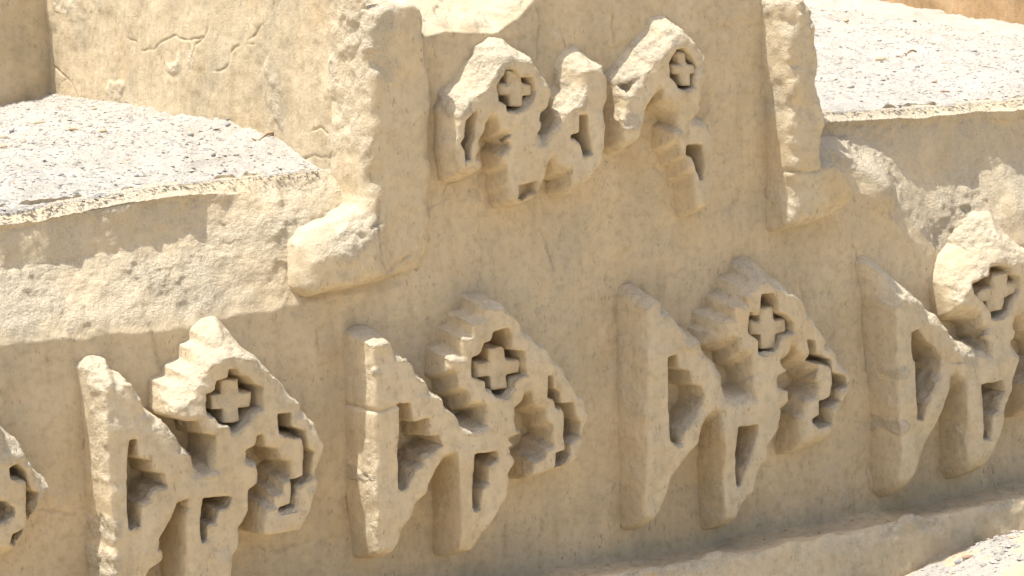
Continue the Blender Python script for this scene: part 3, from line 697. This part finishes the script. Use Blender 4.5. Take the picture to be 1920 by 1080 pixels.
def gravel_sheet(name, x0, x1, y0, y1, fn, step=0.006):
    xs = np.arange(x0, x1, step); ys = np.arange(y0, y1, step)
    X, Y = np.meshgrid(xs, ys, indexing='ij')
    Z = fn(X.ravel(), Y.ravel()).reshape(X.shape)
    P = np.stack([X, Y, Z], -1)
    Z = Z+0.010*fbm(P, 6, 3)*sstep(0.07, 0.2, Y)+0.0035*fbm(P, 45, 3)+0.0022*fbm(P, 120, 1)
    P[..., 2] = Z
    o = mesh_obj(name, P.reshape(-1, 3), grid_quads(len(xs), len(ys)), M_GRAVEL)
    tag(o, kind='structure')
    return xs, ys, Z
GL = gravel_sheet('gravel_bed', XB-1.35, XB+0.03, 0.112, YB+0.03, gl, 0.005)
GRR = gravel_sheet('gravel_bed', XJR-0.06, XJR+1.75, 0.112, 3.2, gr, 0.0085)

# ground in front
GZ = lambda x, y: 0.02+0.0*x
gx = unp(1900, 1040, 1, -0.45)
def ground_h(x, y):
    m = np.exp(-(((x-gx[0]-0.22)/0.34)**2+((y+0.55)/0.38)**2))
    base = 0.02+np.clip(np.clip(lP1(x), 0, 0.3)-0.15, 0, 1)*sstep(-3.0, -1.2, y)
    return base+(gx[2]+0.035-base)*np.clip(m*1.15, 0, 1.0)
def build_ground():
    xs = np.concatenate([np.linspace(-60, -3, 30), np.arange(-2.9, 3.0, 0.02), np.linspace(3.1, 60, 30)])
    ys = np.concatenate([np.linspace(-60, -3, 30), np.arange(-2.9, 0.4, 0.02), np.linspace(0.5, 60, 30)])
    X, Y = np.meshgrid(xs, ys, indexing='ij')
    Z = ground_h(X, Y)
    P = np.stack([X, Y, Z], -1)
    P[..., 2] += 0.01*fbm(P, 3, 3)+0.004*fbm(P, 25, 2)
    o = mesh_obj('ground', P.reshape(-1, 3), grid_quads(len(xs), len(ys)), M_GROUND)
    tag(o, kind='structure')
build_ground()
xs = np.arange(gx[0]-0.75, gx[0]+0.7, 0.006); ys = np.arange(-1.0, -0.17, 0.006)
X, Y = np.meshgrid(xs, ys, indexing='ij')
P = np.stack([X, Y, ground_h(X, Y)+0.003], -1)
P[..., 2] += 0.008*fbm(P, 7, 3)+0.0035*fbm(P, 45, 3)
GF = (xs, ys, P[..., 2].copy())
tag(mesh_obj('gravel_heap', P.reshape(-1, 3), grid_quads(len(xs), len(ys)), M_GRAVEL), kind='structure')

# ------------------------------------------------------------------ pebbles
def ico():
    t = (1+5**0.5)/2
    v = np.array([(-1, t, 0), (1, t, 0), (-1, -t, 0), (1, -t, 0), (0, -1, t), (0, 1, t), (0, -1, -t), (0, 1, -t), (t, 0, -1), (t, 0, 1), (-t, 0, -1), (-t, 0, 1)], float)
    v /= np.linalg.norm(v[0])
    f = np.array([(0, 11, 5), (0, 5, 1), (0, 1, 7), (0, 7, 10), (0, 10, 11), (1, 5, 9), (5, 11, 4), (11, 10, 2), (10, 7, 6), (7, 1, 8), (3, 9, 4), (3, 4, 2), (3, 2, 6), (3, 6, 8), (3, 8, 9), (4, 9, 5), (2, 4, 11), (6, 2, 10), (8, 6, 7), (9, 8, 1)])
    return v, f
IV, IF = ico()
def sample(G, x, y):
    xs, ys, Z = G
    i = np.clip(((x-xs[0])/(xs[1]-xs[0])).astype(int), 0, len(xs)-1); j = np.clip(((y-ys[0])/(ys[1]-ys[0])).astype(int), 0, len(ys)-1)
    return Z[i, j]
def pebble_mass(name, G, n, x0, x1, y0, y1, smin, smax, label, mats):
    x = rng.uniform(x0, x1, n); y = rng.uniform(y0, y1, n)
    r = smin*(smax/smin)**(rng.uniform(0, 1, n)**3.2)
    z = sample(G, x, y)
    ang = rng.uniform(0, 2*np.pi, n)
    sx = r*rng.uniform(0.8, 1.7, n); sy = r*rng.uniform(0.6, 1.1, n); sz = r*rng.uniform(0.3, 0.65, n)
    OV = np.array([(1, 0, 0), (-1, 0, 0), (0, 1, 0), (0, -1, 0), (0, 0, 1), (0, 0, -1)], float)
    OFc = np.array([(0, 2, 4), (2, 1, 4), (1, 3, 4), (3, 0, 4), (2, 0, 5), (1, 2, 5), (3, 1, 5), (0, 3, 5)])
    V = OV[None]+rng.uniform(-0.35, 0.35, (n, 6, 3))
    V = V*np.stack([sx, sy, sz], 1)[:, None]
    c, s = np.cos(ang)[:, None], np.sin(ang)[:, None]
    Vx = V[..., 0]*c-V[..., 1]*s; Vy = V[..., 0]*s+V[..., 1]*c
    V = np.stack([Vx+x[:, None], Vy+y[:, None], V[..., 2]+(z+0.25*sz)[:, None]], -1)
    F = OFc[None]+6*np.arange(n)[:, None, None]
    o = mesh_obj(name, V.reshape(-1, 3), None, mats[0], None, None, False, tris=F.reshape(-1, 3))
    for m in mats[1:]: o.data.materials.append(m)
    mi = np.repeat(rng.choice(len(mats), n, p=([0.66, 0.045, 0.28, 0.015] if len(mats) == 4 else [0.3, 0.2, 0.5])), 8).astype(np.int32)
    o.data.polygons.foreach_set('material_index', mi)
    tag(o, label, 'gravel', kind='stuff')
PM = [M_ST[2], M_ST[0], M_GRAVEL, M_ST[1]]
pebble_mass('loose_gravel', GL, 21000, XB-1.3, XB-0.005, 0.135, YB, 0.0017, 0.0062, 'small pale pebbles strewn over the left gravel shelf', PM)
pebble_mass('loose_gravel', GRR, 30000, XJR-0.02, XJR+1.5, 0.135, 3.1, 0.0017, 0.0062, 'small pale pebbles strewn over the right gravel shelf', PM)
pebble_mass('loose_gravel', GF, 6000, gx[0]-0.5, gx[0]+0.5, -0.9, -0.19, 0.0018, 0.009, 'small pale pebbles on the gravel heap in the bottom right corner', PM)

# grit that has spilled over the lips and crumbs lying on the foot ledge
def lip_grid(f, x0, x1):
    gxs = np.arange(x0, x1, 0.006); gys = np.arange(0.09, 0.15, 0.006)
    return gxs, gys, np.repeat((f(gxs)-0.004)[:, None], len(gys), 1)+0.0*gys[None]
LG = lip_grid(lL3, XB-1.3, XB-0.02); RG = lip_grid(lR3, XJR+0.03, XJR+1.2)
pebble_mass('loose_gravel', LG, 2600, XB-1.3, XB-0.03, 0.104, 0.145, 0.0012, 0.0040, 'fine grit spilling over the lip of the left shoulder', PM)
pebble_mass('loose_gravel', RG, 2200, XJR+0.04, XJR+1.15, 0.104, 0.145, 0.0012, 0.0040, 'fine grit spilling over the lip of the right shoulder', PM)
lxs = np.arange(unp(900, 1080, 1, 0)[0], unp(2000, 900, 1, 0)[0], 0.01); lys = np.arange(-0.13, 0.001, 0.005)
LZ = lP0(lxs)[:, None]+(lP1(lxs)-lP0(lxs))[:, None]*(-lys/0.125)[None]+0.004
pebble_mass('fallen_crumbs', (lxs, lys, LZ), 420, lxs[0], lxs[-1], -0.10, -0.012, 0.0010, 0.0050, 'crumbs of earth fallen on the foot ledge of the wall', [M_ST[0], M_ST[2], M_WALL])

def stone(px, py, G, fn, ln, wd, ht, mat, label, group, rot=0.3):
    p = hit(px, py, fn)
    z = float(sample(G, np.array([p[0]]), np.array([p[1]]))[0])
    v, f = IV, IF
    # one subdivision for a rounded, uneven stone
    vs = [tuple(q) for q in v]; cache = {}; nf = []
    def midp(a, b):
        k = (min(a, b), max(a, b))
        if k not in cache:
            q = (np.array(vs[a])+np.array(vs[b]))/2; q /= np.linalg.norm(q); vs.append(tuple(q)); cache[k] = len(vs)-1
        return cache[k]
    for a, b, c in f:
        ab, bc, ca = midp(a, b), midp(b, c), midp(c, a)
        nf += [(a, ab, ca), (b, bc, ab), (c, ca, bc), (ab, bc, ca)]
    V = np.array(vs); V = V*(1+0.22*fbm(V+px*0.37, 1.4, 2))[:, None]
    V = V*np.array([ln/2, wd/2, ht/2])
    o = mesh_obj('stone', V, None, mat, None, None, True, tris=np.array(nf))
    o.location = (p[0], p[1], z+ht*0.22); o.rotation_euler = (0.1, 0.08, rot)
    return tag(o, label, 'stone', group)

K = 1/980.0
SL = 'stones lying on the gravel'
GF_fn = ground_h
for px, py, G, fn, l, wd_, ht, m, lab, rot in [
    (1652, 119, GRR, gr, 28, 16, 10, 0, 'largest tan stone, oblong, in the middle of the right gravel shelf', -0.2),
    (1720, 128, GRR, gr, 12, 9, 8, 1, 'dark grey stone right of the tan oblong stone', 0.4),
    (1752, 152, GRR, gr, 15, 9, 8, 3, 'rust brown stone below and right of the dark grey stone', -0.5),
    (1595, 172, GRR, gr, 16, 12, 9, 2, 'round pale stone near the foot of the right corner frame', 0.2),
    (1624, 182, GRR, gr, 12, 10, 9, 1, 'small grey stone near the front lip of the right shelf', 0.1),
    (1772, 174, GRR, gr, 22, 8, 5, 3, 'flat reddish sliver near the front lip of the right shelf', -0.5),
    (1587, 43, GRR, gr, 16, 10, 8, 0, 'yellowish stone high on the right shelf close to the frame', 0.3),
    (1715, 42, GRR, gr, 12, 9, 7, 1, 'grey stone high on the right shelf below the orange wall', 0.3),
    (1903, 138, GRR, gr, 16, 12, 9, 2, 'pale stone at the right edge of the right shelf', 0.3),
    (1825, 95, GRR, gr, 18, 9, 6, 1, 'thin grey stone right of centre on the right shelf', -0.5),
    (112, 203, GL, gl, 10, 10, 9, 3, 'dark brown stone at the back of the left shelf', 0.3),
    (72, 234, GL, gl, 26, 9, 7, 0, 'long tan stone lying at the left of the left shelf', -0.3),
    (140, 243, GL, gl, 22, 12, 8, 0, 'tan stone between the long tan stone and the flank', -0.2),
    (194, 248, GL, gl, 16, 12, 8, 0, 'rounded tan stone at the middle of the left shelf', 0.2),
    (8, 258, GL, gl, 14, 11, 10, 0, 'yellow stone at the left picture edge, upper of two', 0.2),
    (8, 283, GL, gl, 14, 11, 9, 0, 'yellow stone at the left picture edge, lower of two', 0.2),
    (22, 250, GL, gl, 10, 9, 8, 1, 'grey stone beside the yellow stones at the left edge', 0.2),
    (357, 252, GL, gl, 12, 11, 10, 2, 'pale upright stone at the centre of the left shelf', 0.2),
    (427, 228, GL, gl, 13, 10, 9, 1, 'grey stone under the flank crack on the left shelf', 0.6),
    (312, 275, GL, gl, 12, 9, 7, 1, 'grey stone below the pale upright stone', 0.2),
    (400, 297, GL, gl, 8, 8, 10, 1, 'small dark pebble low on the left shelf', 0.2),
    (115, 330, GL, gl, 12, 8, 7, 1, 'grey stone low on the left shelf near the lip', 0.5),
    (66, 322, GL, gl, 9, 7, 6, 1, 'smaller grey stone left of the low grey stone', 0.5),
    (256, 330, GL, gl, 10, 7, 6, 1, 'grey chip low on the left shelf above the hollow', 0.5),
    (178, 210, GL, gl, 14, 8, 6, 0, 'tan chip at the back of the left shelf below the flank', 0.1),
    (1796, 1058, GF, GF_fn, 12, 11, 10, 1, 'blue grey stone low on the bottom right heap', 0.4),
    (1815, 1050, GF, GF_fn, 26, 12, 9, 3, 'brownish flat stone on the bottom right heap', 0.0),
    (1908, 1030, GF, GF_fn, 14, 11, 10, 1, 'grey stone on the bottom right heap at the picture edge', 0.2),
    (1868, 1040, GF, GF_fn, 10, 9, 8, 2, 'pale stone on the bottom right heap between grey ones', 0.2)]:
    stone(px, py, G, fn, l*K*1.1, wd_*K*1.25, ht*K*1.1, M_ST[m], lab, SL, rot)

def twig(px0, py0, px1, py1, G, fn, r, label):
    a, b = hit(px0, py0, fn), hit(px1, py1, fn)
    n = 9; V = []; F = []
    for k in range(n):
        t = k/(n-1); p = a*(1-t)+b*t
        p[2] = float(sample(G, np.array([p[0]]), np.array([p[1]]))[0])+r*0.8+0.003*math.sin(t*7)
        p[1] += 0.004*math.sin(5*t)
        rr = r*(1-0.5*t)
        for q in range(6):
            an = q*math.pi/3; V.append((p[0]+0.3*rr*math.cos(an), p[1]+rr*math.cos(an), p[2]+rr*math.sin(an)))
    for k in range(n-1):
        for q in range(6):
            F.append((k*6+q, k*6+(q+1) % 6, (k+1)*6+(q+1) % 6, (k+1)*6+q))
    o = mesh_obj('twig', V, F, M_TWIG)
    tag(o, label, 'twig')
twig(1718, 98, 1678, 112, GRR, gr, 0.003, 'thin dry twig on the right shelf beside the tan oblong stone')
twig(520, 254, 472, 266, GL, gl, 0.004, 'crooked dark twig on the left shelf near the flank')
